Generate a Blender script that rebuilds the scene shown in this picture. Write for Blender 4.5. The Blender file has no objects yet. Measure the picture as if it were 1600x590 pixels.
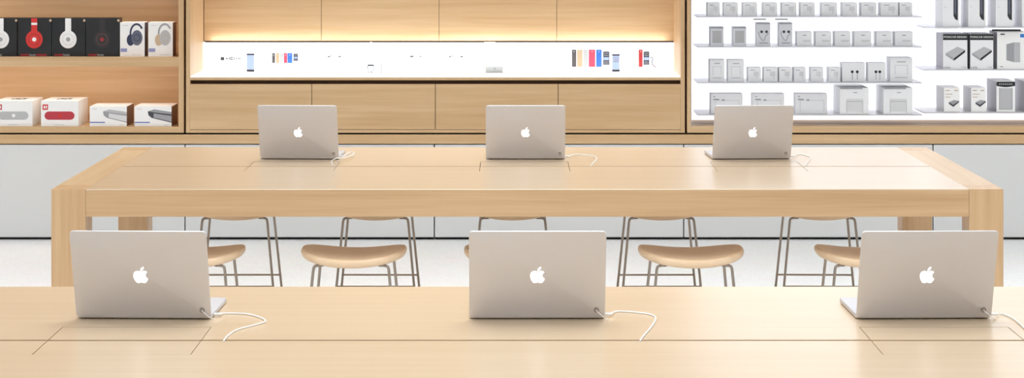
import bpy, bmesh, math, random
from mathutils import Vector, Matrix
random.seed(4)
SC = bpy.context.scene
COL = SC.collection
PI = math.pi
F = 3350.0          # focal length in px of the 1600 px wide frame
CZ = 1.94           # lens height
TT = 0.915          # table top height

# drawing units of the wall elevation -> metres
def gx(x, D): return (x - 800.0) * D / F
def gz(y, D): return CZ - (y + 122.0) * D / F
def on(x, y, z):    # a spot on a horizontal surface at height z
    D = (CZ - z) * F / (y + 122.0)
    return Vector(((x - 800.0) * D / F, D, z))

# ------------------------------------------------------------------ materials
def srgb(r, g, b):
    def c(v):
        v /= 255.0
        return v / 12.92 if v <= 0.04045 else ((v + 0.055) / 1.055) ** 2.4
    return (c(r), c(g), c(b), 1.0)

def mat(name, col, rough=0.5, metal=0.0, emit=None, es=0.0, noise=0.0, nscale=40.0, coat=0.0, spec=None, trans=0.0):
    m = bpy.data.materials.new(name); m.use_nodes = True
    nt = m.node_tree; b = nt.nodes['Principled BSDF']
    b.inputs['Roughness'].default_value = rough
    b.inputs['Metallic'].default_value = metal
    b.inputs['Coat Weight'].default_value = coat
    b.inputs['Transmission Weight'].default_value = trans
    if spec is not None: b.inputs['Specular IOR Level'].default_value = spec
    # every surface gets a faint procedural variation
    tc = nt.nodes.new('ShaderNodeTexCoord'); nz = nt.nodes.new('ShaderNodeTexNoise')
    nz.inputs['Scale'].default_value = nscale; nz.inputs['Detail'].default_value = 4
    mx = nt.nodes.new('ShaderNodeMix'); mx.data_type = 'RGBA'
    k = 1.0 - max(noise, 0.01)
    mx.inputs[6].default_value = (col[0]*k, col[1]*k, col[2]*k, 1); mx.inputs[7].default_value = col
    nt.links.new(tc.outputs['Object'], nz.inputs['Vector'])
    nt.links.new(nz.outputs['Fac'], mx.inputs[0]); nt.links.new(mx.outputs[2], b.inputs['Base Color'])
    if emit:
        b.inputs['Emission Color'].default_value = emit; b.inputs['Emission Strength'].default_value = es
    return m

def wood(name, axis, ca, cb, rough=0.35, spec=0.5, bump=0.04):
    m = bpy.data.materials.new(name); m.use_nodes = True
    nt = m.node_tree; b = nt.nodes['Principled BSDF']; N = nt.nodes.new; L = nt.links.new
    b.inputs['Roughness'].default_value = rough
    b.inputs['Specular IOR Level'].default_value = spec
    tc = N('ShaderNodeTexCoord')
    def layer(along, across, scale, detail):
        mp = N('ShaderNodeMapping'); s = [across] * 3; s['XYZ'.index(axis)] = along
        mp.inputs['Scale'].default_value = s
        n = N('ShaderNodeTexNoise'); n.inputs['Scale'].default_value = scale
        n.inputs['Detail'].default_value = detail; n.inputs['Distortion'].default_value = 0.25
        L(tc.outputs['Object'], mp.inputs['Vector']); L(mp.outputs[0], n.inputs['Vector']); return n
    n1 = layer(0.35, 9.0, 3.0, 5); n2 = layer(0.8, 60.0, 5.0, 3)
    ad = N('ShaderNodeMath'); ad.operation = 'MULTIPLY_ADD'; ad.inputs[1].default_value = 0.45
    L(n2.outputs['Fac'], ad.inputs[0]); L(n1.outputs['Fac'], ad.inputs[2])
    rp = N('ShaderNodeValToRGB'); rp.color_ramp.elements[0].position = 0.42; rp.color_ramp.elements[1].position = 0.98
    rp.color_ramp.elements[0].color = ca; rp.color_ramp.elements[1].color = cb
    L(ad.outputs[0], rp.inputs[0]); L(rp.outputs[0], b.inputs['Base Color'])
    bp = N('ShaderNodeBump'); bp.inputs['Strength'].default_value = bump; bp.inputs['Distance'].default_value = 0.001
    L(n2.outputs['Fac'], bp.inputs['Height']); L(bp.outputs[0], b.inputs['Normal'])
    return m

OA, OB = srgb(190, 150, 107), srgb(212, 176, 134)  # aprons and legs: darker than the tops, shade of upright faces in the colour
M = {}
for ax in 'XYZ':
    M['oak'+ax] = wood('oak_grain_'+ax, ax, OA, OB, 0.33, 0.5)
    M['cab'+ax] = wood('cabinet_oak_'+ax, ax, srgb(200, 161, 116), srgb(221, 188, 146), 0.45, 0.4)
TA, TB = srgb(206, 178, 142), srgb(217, 191, 158)
M['topX'] = wood('table_oak_X', 'X', TA, TB, 0.30, 1.0, 0.02)
M['topX'].node_tree.nodes['Principled BSDF'].inputs['Coat Weight'].default_value = .7
M['topX'].node_tree.nodes['Principled BSDF'].inputs['Coat Roughness'].default_value = .3
M['railY'] = wood('end_rail_oak', 'Y', srgb(198, 163, 122), srgb(216, 186, 147), 0.33, 0.8, 0.02)
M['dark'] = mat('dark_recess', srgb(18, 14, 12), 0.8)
M['groove'] = mat('groove_brown', srgb(96, 66, 42), 0.8)
M['wall'] = mat('wall_paint', srgb(240, 240, 238), 0.7, noise=0.02)
M['ceil'] = mat('ceiling_paint', srgb(245, 245, 245), 0.8)
M['panel'] = mat('grey_panel', srgb(222, 222, 221), 0.35, noise=0.02, nscale=3)
M['alu'] = mat('brushed_aluminium', srgb(214, 213, 217), 0.46, 0.6, noise=0.02, nscale=60)
M['steel'] = mat('bronze_grey_steel', srgb(160, 148, 136), 0.38, 0.85)
M['rubber'] = mat('black_rubber', srgb(24, 24, 26), 0.7)
M['glass_black'] = mat('black_glass', srgb(10, 10, 12), 0.08)
M['keys'] = mat('black_keys', srgb(22, 22, 24), 0.5)
M['logo'] = mat('lit_logo', srgb(250, 250, 255), 0.4, emit=(0.93, 0.93, 1.0, 1), es=.8)
M['screen'] = mat('lit_screen', srgb(40, 60, 100), 0.2, emit=srgb(110, 150, 210), es=0.7, noise=0.4, nscale=6)
M['cable'] = mat('white_cable', srgb(246, 246, 244), 0.4)
M['seat'] = wood('seat_oak', 'X', srgb(226, 192, 154), srgb(240, 212, 178), 0.42, 0.5, 0.01)
M['lightbox'] = mat('backlit_white', srgb(250, 250, 252), 0.5, emit=(0.95, 0.955, 1.0, 1), es=0.95)
M['strip'] = mat('lit_display_white', srgb(235, 240, 245), 0.5, emit=(.95, 0.975, 1.0, 1), es=1.0)
M['strip2'] = mat('lit_counter_white', srgb(235, 240, 245), 0.5, emit=(.92, 0.965, 1.0, 1), es=1.5)
M['acrylic'] = mat('white_acrylic', srgb(246, 246, 250), 0.3, trans=.55)
M['whitep'] = mat('white_plastic', srgb(226, 226, 230), 0.3)
M['metal_trim'] = mat('grey_metal_trim', srgb(84, 80, 76), 0.5)
M['paper'] = mat('white_box_card', srgb(246, 246, 248), 0.5, noise=0.04, nscale=30)
M['paper2'] = mat('grey_box_card', srgb(232, 233, 238), 0.5, noise=0.06, nscale=60)
M['paperw'] = mat('bright_box_card', srgb(250, 249, 248), 0.45)
M['print1'] = mat('faint_grey_print', srgb(222, 222, 224), 0.6)
M['print2'] = mat('mid_grey_print', srgb(165, 165, 170), 0.6)
M['print3'] = mat('dark_grey_print', srgb(70, 70, 76), 0.5)
M['black'] = mat('black_card', srgb(15, 14, 18), 0.3)
M['blk2'] = mat('black_print', srgb(14, 14, 18), 0.4)
M['charcoal'] = mat('charcoal_print', srgb(38, 32, 37), 0.4)
M['red'] = mat('red_print', srgb(214, 44, 38), 0.4)
M['dkred'] = mat('dark_red_print', srgb(150, 28, 38), 0.4)
M['pillred'] = mat('crimson_print', srgb(190, 52, 66), 0.4)
M['white'] = mat('white_print', srgb(245, 245, 245), 0.4)
M['silver'] = mat('silver_print', srgb(190, 190, 192), 0.4)
M['silver2'] = mat('shaded_silver_print', srgb(160, 160, 164), 0.4)
M['navy'] = mat('navy_print', srgb(40, 48, 78), 0.4)
M['slate'] = mat('slate_print', srgb(96, 100, 118), 0.4)
M['beige'] = mat('beige_print', srgb(205, 180, 150), 0.4)
M['blue'] = mat('blue_print', srgb(86, 104, 190), 0.4)
M['lilac'] = mat('lilac_print', srgb(150, 155, 205), 0.4)
M['sidebrown'] = mat('brown_side', srgb(104, 66, 54), 0.35)  # brown tone for some box sides and one cup rim
M['sidenavy'] = mat('navy_side_card', srgb(44, 42, 84), 0.35)
M['sidegrey'] = mat('grey_side_card', srgb(120, 120, 126), 0.4)
M['sidegr2'] = mat('violet_grey_side_card', srgb(158, 154, 164), 0.4)
M['cyan'] = mat('bright_blue_print', srgb(40, 120, 200), 0.4)
for n, c in dict(dgrey=(104, 98, 98), dgold=(222, 196, 160), dsilver=(214, 216, 214), dpink=(236, 88, 116), dblue=(72, 132, 236), dred=(206, 62, 66), dblack=(60, 60, 78)).items():
    M[n] = mat('device_' + n[1:], srgb(*c), 0.35, noise=0.02)
M['phonescreen'] = mat('phone_screen', srgb(160, 180, 230), 0.2, emit=srgb(190, 205, 245), es=0.45, noise=0.2, nscale=60)

# terrazzo floor
def floor_mat():
    m = bpy.data.materials.new('pale_terrazzo'); m.use_nodes = True
    nt = m.node_tree; b = nt.nodes['Principled BSDF']; N = nt.nodes.new; L = nt.links.new
    tc = N('ShaderNodeTexCoord'); v = N('ShaderNodeTexVoronoi'); v.inputs['Scale'].default_value = 55
    n = N('ShaderNodeTexNoise'); n.inputs['Scale'].default_value = 5; n.inputs['Detail'].default_value = 6
    L(tc.outputs['Object'], v.inputs['Vector']); L(tc.outputs['Object'], n.inputs['Vector'])
    r = N('ShaderNodeValToRGB'); r.color_ramp.elements[0].position = .0; r.color_ramp.elements[1].position = .7
    r.color_ramp.elements[0].color = srgb(228, 228, 228); r.color_ramp.elements[1].color = srgb(238, 238, 238)
    L(v.outputs['Distance'], r.inputs[0])
    mx = N('ShaderNodeMix'); mx.data_type = 'RGBA'; mx.blend_type = 'MULTIPLY'; mx.inputs[0].default_value = .10
    L(r.outputs[0], mx.inputs[6]); L(n.outputs['Color'], mx.inputs[7]); L(mx.outputs[2], b.inputs['Base Color'])
    b.inputs['Roughness'].default_value = .45
    return m
M['floor'] = floor_mat()

# ------------------------------------------------------------------ mesh helpers
class MB:
    def __init__(s): s.v = []; s.f = []
    def add(s, vs, fs):
        b = len(s.v); s.v += [Vector(p) for p in vs]; s.f += [tuple(b + i for i in f) for f in fs]; return s
    def box(s, x0, x1, y0, y1, z0, z1):
        return s.add([(x0,y0,z0),(x1,y0,z0),(x1,y1,z0),(x0,y1,z0),(x0,y0,z1),(x1,y0,z1),(x1,y1,z1),(x0,y1,z1)],
                     [(0,3,2,1),(4,5,6,7),(0,1,5,4),(1,2,6,5),(2,3,7,6),(3,0,4,7)])
    def cbox(s, x0, x1, y0, y1, z0, z1, c=0.002):      # box with small chamfers
        bm = bmesh.new(); bmesh.ops.create_cube(bm, size=1)
        for v in bm.verts:
            v.co = Vector(((x0+x1)/2 + v.co.x*(x1-x0), (y0+y1)/2 + v.co.y*(y1-y0), (z0+z1)/2 + v.co.z*(z1-z0)))
        bmesh.ops.bevel(bm, geom=list(bm.edges), offset=c, segments=2, affect='EDGES', profile=.6)
        s.add([v.co.copy() for v in bm.verts], [[v.index for v in f.verts] for f in bm.faces]) if not bm.verts.index_update() else None
        bm.free(); return s
    def ringstack(s, rings, cap=True):
        b = len(s.v); n = len(rings[0])
        for r in rings: s.v += [Vector(p) for p in r]
        for k in range(len(rings)-1):
            for i in range(n):
                j = (i+1) % n
                s.f.append((b+k*n+i, b+k*n+j, b+(k+1)*n+j, b+(k+1)*n+i))
        if cap:
            s.f.append(tuple(b+i for i in reversed(range(n)))); s.f.append(tuple(b+(len(rings)-1)*n+i for i in range(n)))
        return s
    def prism(s, pts, y, t):        # polygon in x,z with front face at y and thickness t behind it
        return s.ringstack([[(p[0], y+t, p[1]) for p in pts], [(p[0], y, p[1]) for p in pts]])
    def tube(s, pts, r, seg=8, closed=False):
        pts = [Vector(p) for p in pts]; rings = []; up = None
        for i, p in enumerate(pts):
            a = pts[max(i-1, 0)]; c = pts[min(i+1, len(pts)-1)]
            t = (c-a).normalized()
            if up is None:
                up = t.orthogonal().normalized()
            up = (up - t*up.dot(t)).normalized(); q = t.cross(up)
            rings.append([p + (up*math.cos(2*PI*k/seg) + q*math.sin(2*PI*k/seg))*r for k in range(seg)])
        return s.ringstack(rings)
    def cyl(s, c, ax, r, h, seg=24):
        c = Vector(c); ax = Vector(ax).normalized()
        return s.tube([c, c+ax*h], r, seg)
    def build(s, name, m, parent=None, base=None, smooth=False, M4=None, bevel=None):
        me = bpy.data.meshes.new(name)
        off = Vector(base) if base is not None else (Vector(parent.location) if parent is not None and parent.type == 'EMPTY' else
              (Vector(parent['_b']) if parent is not None and '_b' in parent else Vector((0,0,0))))
        vs = [(M4 @ v if M4 else v) - off for v in s.v]
        me.from_pydata([tuple(v) for v in vs], [], s.f); me.update()
        bm = bmesh.new(); bm.from_mesh(me); bmesh.ops.recalc_face_normals(bm, faces=list(bm.faces))
        bm.to_mesh(me); bm.free()
        me.materials.append(m)
        if smooth:
            me.shade_smooth()
            try: me.set_sharp_from_angle(angle=math.radians(40))
            except Exception: pass
        o = bpy.data.objects.new(name, me); COL.objects.link(o)
        if parent is not None: o.parent = parent
        o['_b'] = tuple(off)
        if parent is None: o.location = off
        return o

def tag(o, label=None, cat=None, group=None, kind=None):
    if label: o['label'] = label
    if cat: o['category'] = cat
    if group: o['group'] = group
    if kind: o['kind'] = kind
    return o
def thing(name, loc, label, cat, group=None):
    o = bpy.data.objects.new(name, None); COL.objects.link(o); o.location = loc
    o.empty_display_size = .1
    return tag(o, label, cat, group)
def struct(name, mb, m): return tag(mb.build(name, m), kind='structure')
def copy_tree(o, parent=None):
    c = o.copy(); COL.objects.link(c)
    if parent is not None: c.parent = parent
    for ch in list(o.children): copy_tree(ch, c)
    return c

def smooth_path(pts, n=8):          # Catmull-Rom
    P = [Vector(p) for p in pts]; P = [2*P[0]-P[1]] + P + [2*P[-1]-P[-2]]; out = []
    for i in range(1, len(P)-2):
        for k in range(n):
            t = k/n; a, b, c, d = P[i-1], P[i], P[i+1], P[i+2]
            out.append(0.5*((2*b) + (c-a)*t + (2*a-5*b+4*c-d)*t*t + (3*b-a-3*c+d)*t**3))
    out.append(P[-2]); return out

def rrect(w0, w1, h0, h1, r, n=6):
    out = []
    for cx, cy, a0 in ((w1-r, h1-r, 0), (w0+r, h1-r, 90), (w0+r, h0+r, 180), (w1-r, h0+r, 270)):
        for k in range(n+1):
            a = math.radians(a0 + 90*k/n); out.append((cx + r*math.cos(a), cy + r*math.sin(a)))
    return out

# ------------------------------------------------------------------ the room
XL, XR, YF, YB, ZC = -6.2, 6.2, -4.0, 13.78, 3.7
struct('floor', MB().box(XL, XR, YF, YB, -.1, 0), M['floor'])
struct('ceiling', MB().box(XL, XR, YF, YB, ZC, ZC+.1), M['ceil'])
struct('wall_back', MB().box(XL, XR, YB, YB+.1, -.1, ZC+.1), M['wall'])
struct('wall_front', MB().box(XL, XR, YF-.1, YF, -.1, ZC+.1), M['wall'])
struct('wall_left', MB().box(XL-.1, XL, YF, YB, -.1, ZC+.1), M['wall'])
struct('wall_right', MB().box(XR, XR+.1, YF, YB, -.1, ZC+.1), M['wall'])

# ------------------------------------------------------------------ wall furniture
WY = 13.09                       # front plane of the wall furniture
def wx(x): return gx(x, WY)
def wz(y): return gz(y, WY)
S0, SP = wx(289), 1.5225
spots = ['beneath the left end of the wooden shelf bay', 'under the headphone shelves at far left',
         'behind the left leg of the far table, under the shorter drawers', 'in the middle, behind the stools under the drawers',
         'right of middle, under the glowing bay\'s left half', 'at far right, behind the right leg of the far table']
zc1 = wz(224.5)
labels = ['light grey low wall cabinet wholly at the far left below the speaker boxes',
          'light grey low wall cabinet behind the left end of the long far table',
          'light grey low wall cabinet behind the second and third far stools',
          'light grey low wall cabinet behind the fourth far stool, beneath the glowing accessory shelves',
          'light grey low wall cabinet at the right edge, below the hard drive boxes']
xs = [S0 - SP, S0, S0 + SP, S0 + 2*SP, S0 + 3*SP]
labels = ['light grey low wall cabinet at far left, below the white speaker boxes',
          'light grey low wall cabinet behind the leftmost stools, below the left drawers',
          'light grey low wall cabinet in the middle, below the two right drawers',
          'light grey low wall cabinet behind the right stools, below the glowing accessory shelves',
          'light grey low wall cabinet at far right, below the hard drive boxes']
for x0, lb in zip(xs, labels):
    x1 = x0 + SP
    t = thing('low_cabinet', ((x0+x1)/2, 13.4, 0), lb, 'cabinet', 'low grey cabinets along the back wall')
    MB().box(x0+.003, x1-.003, WY+.025, 13.74, .012, zc1-.012).build('body', M['panel'], t)
    MB().cbox(x0+.0035, x1-.0035, WY, WY+.022, .018, zc1-.006, .0015).build('front_panel', M['panel'], t)
    MB().box(x0+.004, x1-.004, WY+.03, 13.7, .0, .0115).build('plinth', M['dark'], t)
wt = MB().cbox(xs[0]-1.5, xs[-1]+SP+.1, WY-.002, 13.745, zc1, wz(210), .002).build('worktop', M['cabX'])
tag(wt, 'long thin oak ledge running above the low grey wall cabinets', 'ledge')

BB = wz(207.3)                   # underside of the bays
TOPZ = 3.05
# small dark batten that makes the shadow line between ledge and bays
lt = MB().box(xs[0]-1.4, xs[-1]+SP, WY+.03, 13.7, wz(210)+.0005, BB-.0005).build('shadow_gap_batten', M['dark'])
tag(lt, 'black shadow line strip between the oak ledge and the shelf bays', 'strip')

# left bay --------------------------------------------------------
x0, x1 = wx(287)-3.04, wx(287)
t = thing('shelf_bay', ((x0+x1)/2, 13.4, BB), 'open oak shelf bay holding headphone and speaker boxes, left of the drawers', 'shelving')
pt = wx(287)-wx(279)
MB().cbox(x1-pt, x1, WY, 13.62, BB, TOPZ, .0015).build('side_panel', M['cabZ'], t)
MB().cbox(x0, x0+pt, WY, 13.62, BB, TOPZ, .0015).build('side_panel', M['cabZ'], t)
MB().box(x0+pt, x1-pt, 13.56, 13.6, BB, TOPZ).build('back_panel', M['cabX'], t)
MB().cbox(x0+pt, x1-pt, WY+.001, 13.56, BB, wz(198), .0015).build('bottom_board', M['cabX'], t)
SH1 = wz(89.5)
for k in range(4):
    z = SH1 + k*(SH1 - wz(198)) 
    MB().cbox(x0+pt, x1-pt, WY+.001, 13.56, z-.057, z, .0015).build('shelf', M['cabX'], t)
MB().cbox(x0+pt, x1-pt, WY+.001, 13.56, TOPZ-.04, TOPZ, .0015).build('top_board', M['cabX'], t)

# unseen slim lamps added under the shelves to brighten this bay
def add_bay_lamp(z):
    l = bpy.data.lights.new('added_shelf_lamp', 'AREA'); l.shape = 'RECTANGLE'; l.size = 2.9; l.size_y = .02
    l.energy = 4.2; l.color = (1.0, .93, .86)
    o = bpy.data.objects.new('added_shelf_lamp', l); COL.objects.link(o)
    o.location = ((x0+x1)/2, 13.16, z); o.rotation_euler = (math.radians(35), 0, 0)
for k in range(4):
    add_bay_lamp(SH1 + k*(SH1 - wz(198)) - .062)
# middle bay ------------------------------------------------------
x0, x1 = wx(290.5), wx(1070)
CB = 13.66
t = thing('display_bay', ((x0+x1)/2, 13.4, BB), 'oak display bay with glowing white niche above a row of four drawers', 'display cabinet')
pt = wx(297)-wx(290.5)
for a in (x0, x1-pt):
    MB().cbox(a, a+pt, WY, CB+.05, BB, TOPZ, .0015).build('side_panel', M['cabZ'], t)
MB().cbox(x0+pt, x1-pt, WY+.002, CB+.04, BB, wz(202.6), .001).build('bottom_board', M['cabX'], t)
zt, zb = wz(131.3), wz(202.0)
for k, (a, b) in enumerate(((297, 486.6), (487.6, 679.6), (680.6, 871.6), (872.6, 1063.4))):
    MB().cbox(wx(a), wx(b), WY, WY+.02, zb, zt, .001).build('drawer_front', M['cabX'], t)
MB().box(x0+pt, x1-pt, WY+.05, CB+.02, zb-.001, zt+.02).build('drawer_case', M['groove'], t)
CT = wz(119.5)
MB().cbox(x0+pt, x1-pt, WY, CB, wz(125.2), CT-.004, .001).build('counter_board', M['cabX'], t)
MB().box(x0+pt+.001, x1-pt-.001, WY+.008, CB, CT-.004, CT).build('lit_counter', M['strip2'], t)
LT = gz(65.5, CB)                # top of the lit back panel
MB().box(x0+pt+.001, x1-pt-.001, CB-.035, CB+.02, CT, LT).build('lit_back_panel', M['strip'], t)
l = bpy.data.lights.new('niche_lamp', 'AREA'); l.shape = 'RECTANGLE'; l.size = 2.9; l.size_y = .02
l.energy = 2.6; l.color = (.90, .96, 1.0)
lo_ = bpy.data.objects.new('niche_lamp', l); COL.objects.link(lo_)
lo_.location = ((x0+x1)/2, CB-.028, LT+.002); lo_.rotation_euler = (math.radians(175), 0, 0)
for a, b in ((322, 579), (582, 757), (774, 1052)):  # wide gap in the trim stands in for a spot of glare
    MB().box(gx(a, CB), gx(b, CB), CB-.040, CB-.0355, LT-.001, LT+.006).build('metal_trim', M['metal_trim'], t)
seams = [318.6, 502, 686, 870, 1053]
for a, b in zip(seams, seams[1:]):
    MB().cbox(gx(a, CB)+.0015, gx(b, CB)-.0015, CB, CB+.02, LT+.008, 2.2, .001).build('wood_panel', M['cabX'], t)
MB().box(x0+pt, x1-pt, CB+.02, CB+.035, CT, TOPZ).build('backing_board', M['groove'], t)
MB().cbox(x0+pt, x1-pt, WY, CB, 2.2, TOPZ, .002).build('upper_panel', M['cabX'], t)
DB = t
# tiny printed captions on the glowing panel
def capt(px, parent, m):
    mb = MB()
    for a, b, c, d in px:
        mb.prism([(gx(a, CB), gz(c, CB)), (gx(b, CB), gz(c, CB)), (gx(b, CB), gz(d, CB)), (gx(a, CB), gz(d, CB))], CB-.0358, .0006)
    return mb.build('printed_caption', m, parent)
capt([(346,351.5,88.5,93.5),(354,357,90,92),(358.5,360,88.5,93),(361,366,88.6,89.8),(361,366,91.5,93),(361,362,88.6,93),(367,368,88.5,93),(369.5,372,90,91.5),(373.5,375,88.8,92.5),(376,378,90.5,92)], DB, M['print3'])
capt([(513,516,87,89),(516.5,519,86.3,87.5),(529.5,533.5,86.8,88.6)], DB, M['print3'])
capt([(641,646.5,86.6,88.6),(656,659,86.8,88.3)], DB, M['print3'])
capt([(702,705,86.8,88.6),(705.5,708.5,86,87.2),(719.5,723.5,87,88.8),(706,710,110.5,111.5)], DB, M['print3'])

# right bay -------------------------------------------------------
x0, x1 = wx(1073.5), wx(1073.5)+3.05
RB = 13.52
t = thing('glowing_shelf_bay', ((x0+x1)/2, 13.4, BB), 'oak framed shelf bay with glowing white back and thin white shelves', 'shelving')
pt = wx(1079.5)-wx(1073.5)
for a in (x0, x1-pt):
    MB().cbox(a, a+pt, WY, RB+.06, BB, TOPZ, .0015).build('side_panel', M['cabZ'], t)
RBZ = wz(197.3)
MB().cbox(x0+pt, x1-pt, WY, RB+.05, BB, RBZ, .0015).build('bottom_board', M['cabX'], t)
MB().cbox(x0+pt, x1-pt, WY, RB+.05, TOPZ-.04, TOPZ, .0015).build('top_board', M['cabX'], t)
MB().box(x0+pt, x1-pt, RB, RB+.04, RBZ, TOPZ-.04).build('lit_back_panel', M['lightbox'], t)
# white liner on the left cheek
MB().box(x0+pt, x0+pt+.004, WY+.004, RB, RBZ, TOPZ-.04).build('white_liner', M['acrylic'], t)
SD = 13.2
rowz = [gz(25, SD), gz(71.8, SD), gz(127.6, SD), gz(177.5, SD)]
colz = [gz(41.5, SD), gz(107.5, SD), gz(174, SD)]
up = rowz[0] + .20
for z in rowz + [up, up+.2, up+.4]:
    MB().cbox(gx(1090, 13.15), gx(1441, 13.15), 13.15, RB, z-.007, z, .001).build('shelf', M['acrylic'], t)
for z in colz + [colz[0]+.28, colz[0]+.56]:
    MB().cbox(gx(1443, 13.15), gx(1795, 13.15), 13.15, RB, z-.007, z, .001).build('shelf', M['acrylic'], t)
def strip_on(z, a, b, m):
    MB().box(gx(a, 13.15), gx(b, 13.15), 13.146, 13.1505, z-.0105, z-.001).build('label_strip', m, t)
strip_on(rowz[0]-.012, 1177, 1197, M['print2']); strip_on(rowz[0]-.012, 1211, 1231, M['print2'])
strip_on(rowz[2]-.008, 1302, 1344, M['print1']); strip_on(rowz[2]-.008, 1371, 1412, M['print1'])
strip_on(colz[0], 1461, 1497, M['print1']); strip_on(colz[0], 1501, 1538, M['print1'])

# ------------------------------------------------------------------ cartons
def circ(cx, cy, r, n=28, ry=None, a0=0):
    ry = ry or r
    return [(cx + r*math.cos(2*PI*k/n + a0), cy + ry*math.sin(2*PI*k/n + a0)) for k in range(n)]
def rc(a, b, c, d): return [(a, c), (b, c), (b, d), (a, d)]
def pill(a, b, c, d, n=8):
    r = (d-c)/2; cy = (c+d)/2
    return [(b-r + r*math.cos(math.radians(-90+180*k/n)), cy + r*math.sin(math.radians(-90+180*k/n))) for k in range(n+1)] + \
           [(a+r + r*math.cos(math.radians(90+180*k/n)), cy + r*math.sin(math.radians(90+180*k/n))) for k in range(n+1)]
def decal(name, shapes, D, m, parent, lift=1, base=None):
    mb = MB()
    for s in shapes:
        mb.prism([(gx(a, D), gz(b, D)) for a, b in s], D - .0005*lift, .0004)
    return mb.build(name, m, parent)
def ring(cx, cy, r0, r1, D, name, m, parent, lift=1, n=28):
    mb = MB(); y = D - .0005*lift
    A = [(gx(a, D), y, gz(b, D)) for a, b in circ(cx, cy, r1, n)]; B = [(gx(a, D), y, gz(b, D)) for a, b in circ(cx, cy, r0, n)]
    mb.add(A + B, [(i, (i+1) % n, n+(i+1) % n, n+i) for i in range(n)])
    A2 = [(a, y+.0004, c) for a, _, c in A]; B2 = [(a, y+.0004, c) for a, _, c in B]
    mb.add(A + A2, [(i, (i+1) % n, n+(i+1) % n, n+i) for i in range(n)])
    return mb.build(name, m, parent)
FONT = None
def text(txt, xc, yc, h, D, m, parent, name='lettering', lift=1.4):
    cu = bpy.data.curves.new(name, 'FONT'); cu.body = txt; cu.align_x = 'CENTER'; cu.align_y = 'CENTER'
    cu.size = h * D / F * 1.35; cu.extrude = .0001
    o = bpy.data.objects.new(name, cu); COL.objects.link(o)
    dg = bpy.context.evaluated_depsgraph_get(); dg.update()
    me = bpy.data.meshes.new_from_object(o.evaluated_get(dg))
    bpy.data.objects.remove(o)
    me.transform(Matrix.Translation((gx(xc, D), D - .0005*lift, gz(yc, D))) @ Matrix.Rotation(PI/2, 4, 'X'))
    me.transform(Matrix.Translation(-Vector(parent.location)))
    me.materials.clear(); me.materials.append(m)
    r = bpy.data.objects.new(name, me); COL.objects.link(r); r.parent = parent
    return r

def carton(name, label, group, a, b, top, zb, D, depth, m, side=None, cat='box', sidem=None, toph=None):
    """carton whose front face spans drawing columns a..b; side = 'R'/'L' gives that side its own colour"""
    X0, X1 = gx(a, D), gx(b, D); Z1 = gz(top, D)
    t = thing(name, ((X0+X1)/2, D+depth/2, zb), label, cat, group)
    MB().cbox(X0, X1, D, D+depth, zb+.0004, Z1, .0008).build('carton', m, t)
    if sidem:
        e = .0006
        if side == 'R': MB().box(X1, X1+e, D+.002, D+depth-.002, zb+.002, Z1-.002).build('side_face', sidem, t)
        else: MB().box(X0-e, X0, D+.002, D+depth-.002, zb+.002, Z1-.002).build('side_face', sidem, t)
    return t

# --- headphones, upper left shelf
HD = 13.17; G = 'headphone boxes on the upper shelf'
zs = SH1
def ph(cx, col, ringc, dot, label, x0, x1, band_dot=False, logo=None):
    t = carton('headphone_box', label, G, x0, x1, 28, zs, HD, .10, M['black'])
    decal('headband_picture', [rc(cx-4.6, cx+4.6, 28.6, 49)], HD, col, t, 1)
    decal('ear_cup_picture', [circ(cx, 61.5, 13.2, 32, 14)], HD, col, t, 1.6)
    ring(cx, 61.5, 8.2, 9.1, HD, 'cup_rim_picture', ringc, t, 2.4)
    decal('cup_badge', [circ(cx, 61.5, 3.3)], HD, dot, t, 2.6)
    if band_dot: decal('band_mark', [rc(cx-4.6, cx+4.6, 35.5, 39)], HD, M['white'], t, 2)
    y0, y1 = 84.3, 87.2
    decal('red_strip', [rc(x0+4, x0+17, y0, y1)] + ([rc(x0+29, x0+45, y0, y1)] if logo else []), HD, M['dkred'], t)
    text('beats', (x0+x1)/2-3, 85.6, 3.6, HD, M['silver'], t)
    decal('hang_dot', [circ(x1-1.2, 32, 2.0, 14)], HD, M['beige'], t, 2)
ph(1, M['white'], M['print1'], M['silver2'], 'black box with white headphone picture, cut by the left edge of the photo', -25, 26.5)
ph(53.5, M['red'], M['dkred'], M['white'], 'black box with a bright red headphone picture on the upper shelf', 28, 80, True, True)
ph(106.5, M['white'], M['print1'], M['silver2'], 'black box with white headphone picture, between red and dark headphone boxes', 81, 133)
ph(159.5, M['charcoal'], M['sidebrown'], M['dkred'], 'black box with a barely visible dark headphone picture', 134, 186.3)
def wh(x0, x1, label, cup, cup2, band, sm):
    t = carton('headphone_box', label, G, x0, x1, 35, zs, HD-.01, .13, M['paperw'], 'R', sidem=sm)
    D = HD-.01; c = x0 + 25
    # arched headband, two cups
    pts = []
    for k in range(15):
        a = math.radians(190 - 160*k/14); pts.append((c + 11*math.cos(a)+1, 52 - 15.5*math.sin(a)*1.02))
    inner = []
    for k in range(15):
        a = math.radians(30 + 160*k/14); inner.append((c + 8.2*math.cos(a)+1, 52 - 12.5*math.sin(a)*1.02))
    decal('headband_picture', [[(x, max(y, 36)) for x, y in pts + inner]], D, band, t)
    decal('rear_cup_picture', [circ(c-8.5, 62.5, 6.0, 20, 9)], D, cup, t, 1.6)
    decal('ear_cup_picture', [circ(c+1.5, 59, 8.6, 24, 12)], D, cup2, t, 2.2)
    ring(c+1.5, 59, 4.6, 5.6, D, 'cup_rim_picture', cup, t, 3)
    decal('printed_label', [rc(x0+1, x0+11, 75.5, 81)], D, M['lilac'], t)
    decal('faint_caption', [rc(x0+4, x0+13, 39, 40.3), rc(x0+18, x0+34, 85, 86)], D, M['print1'], t)
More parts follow.
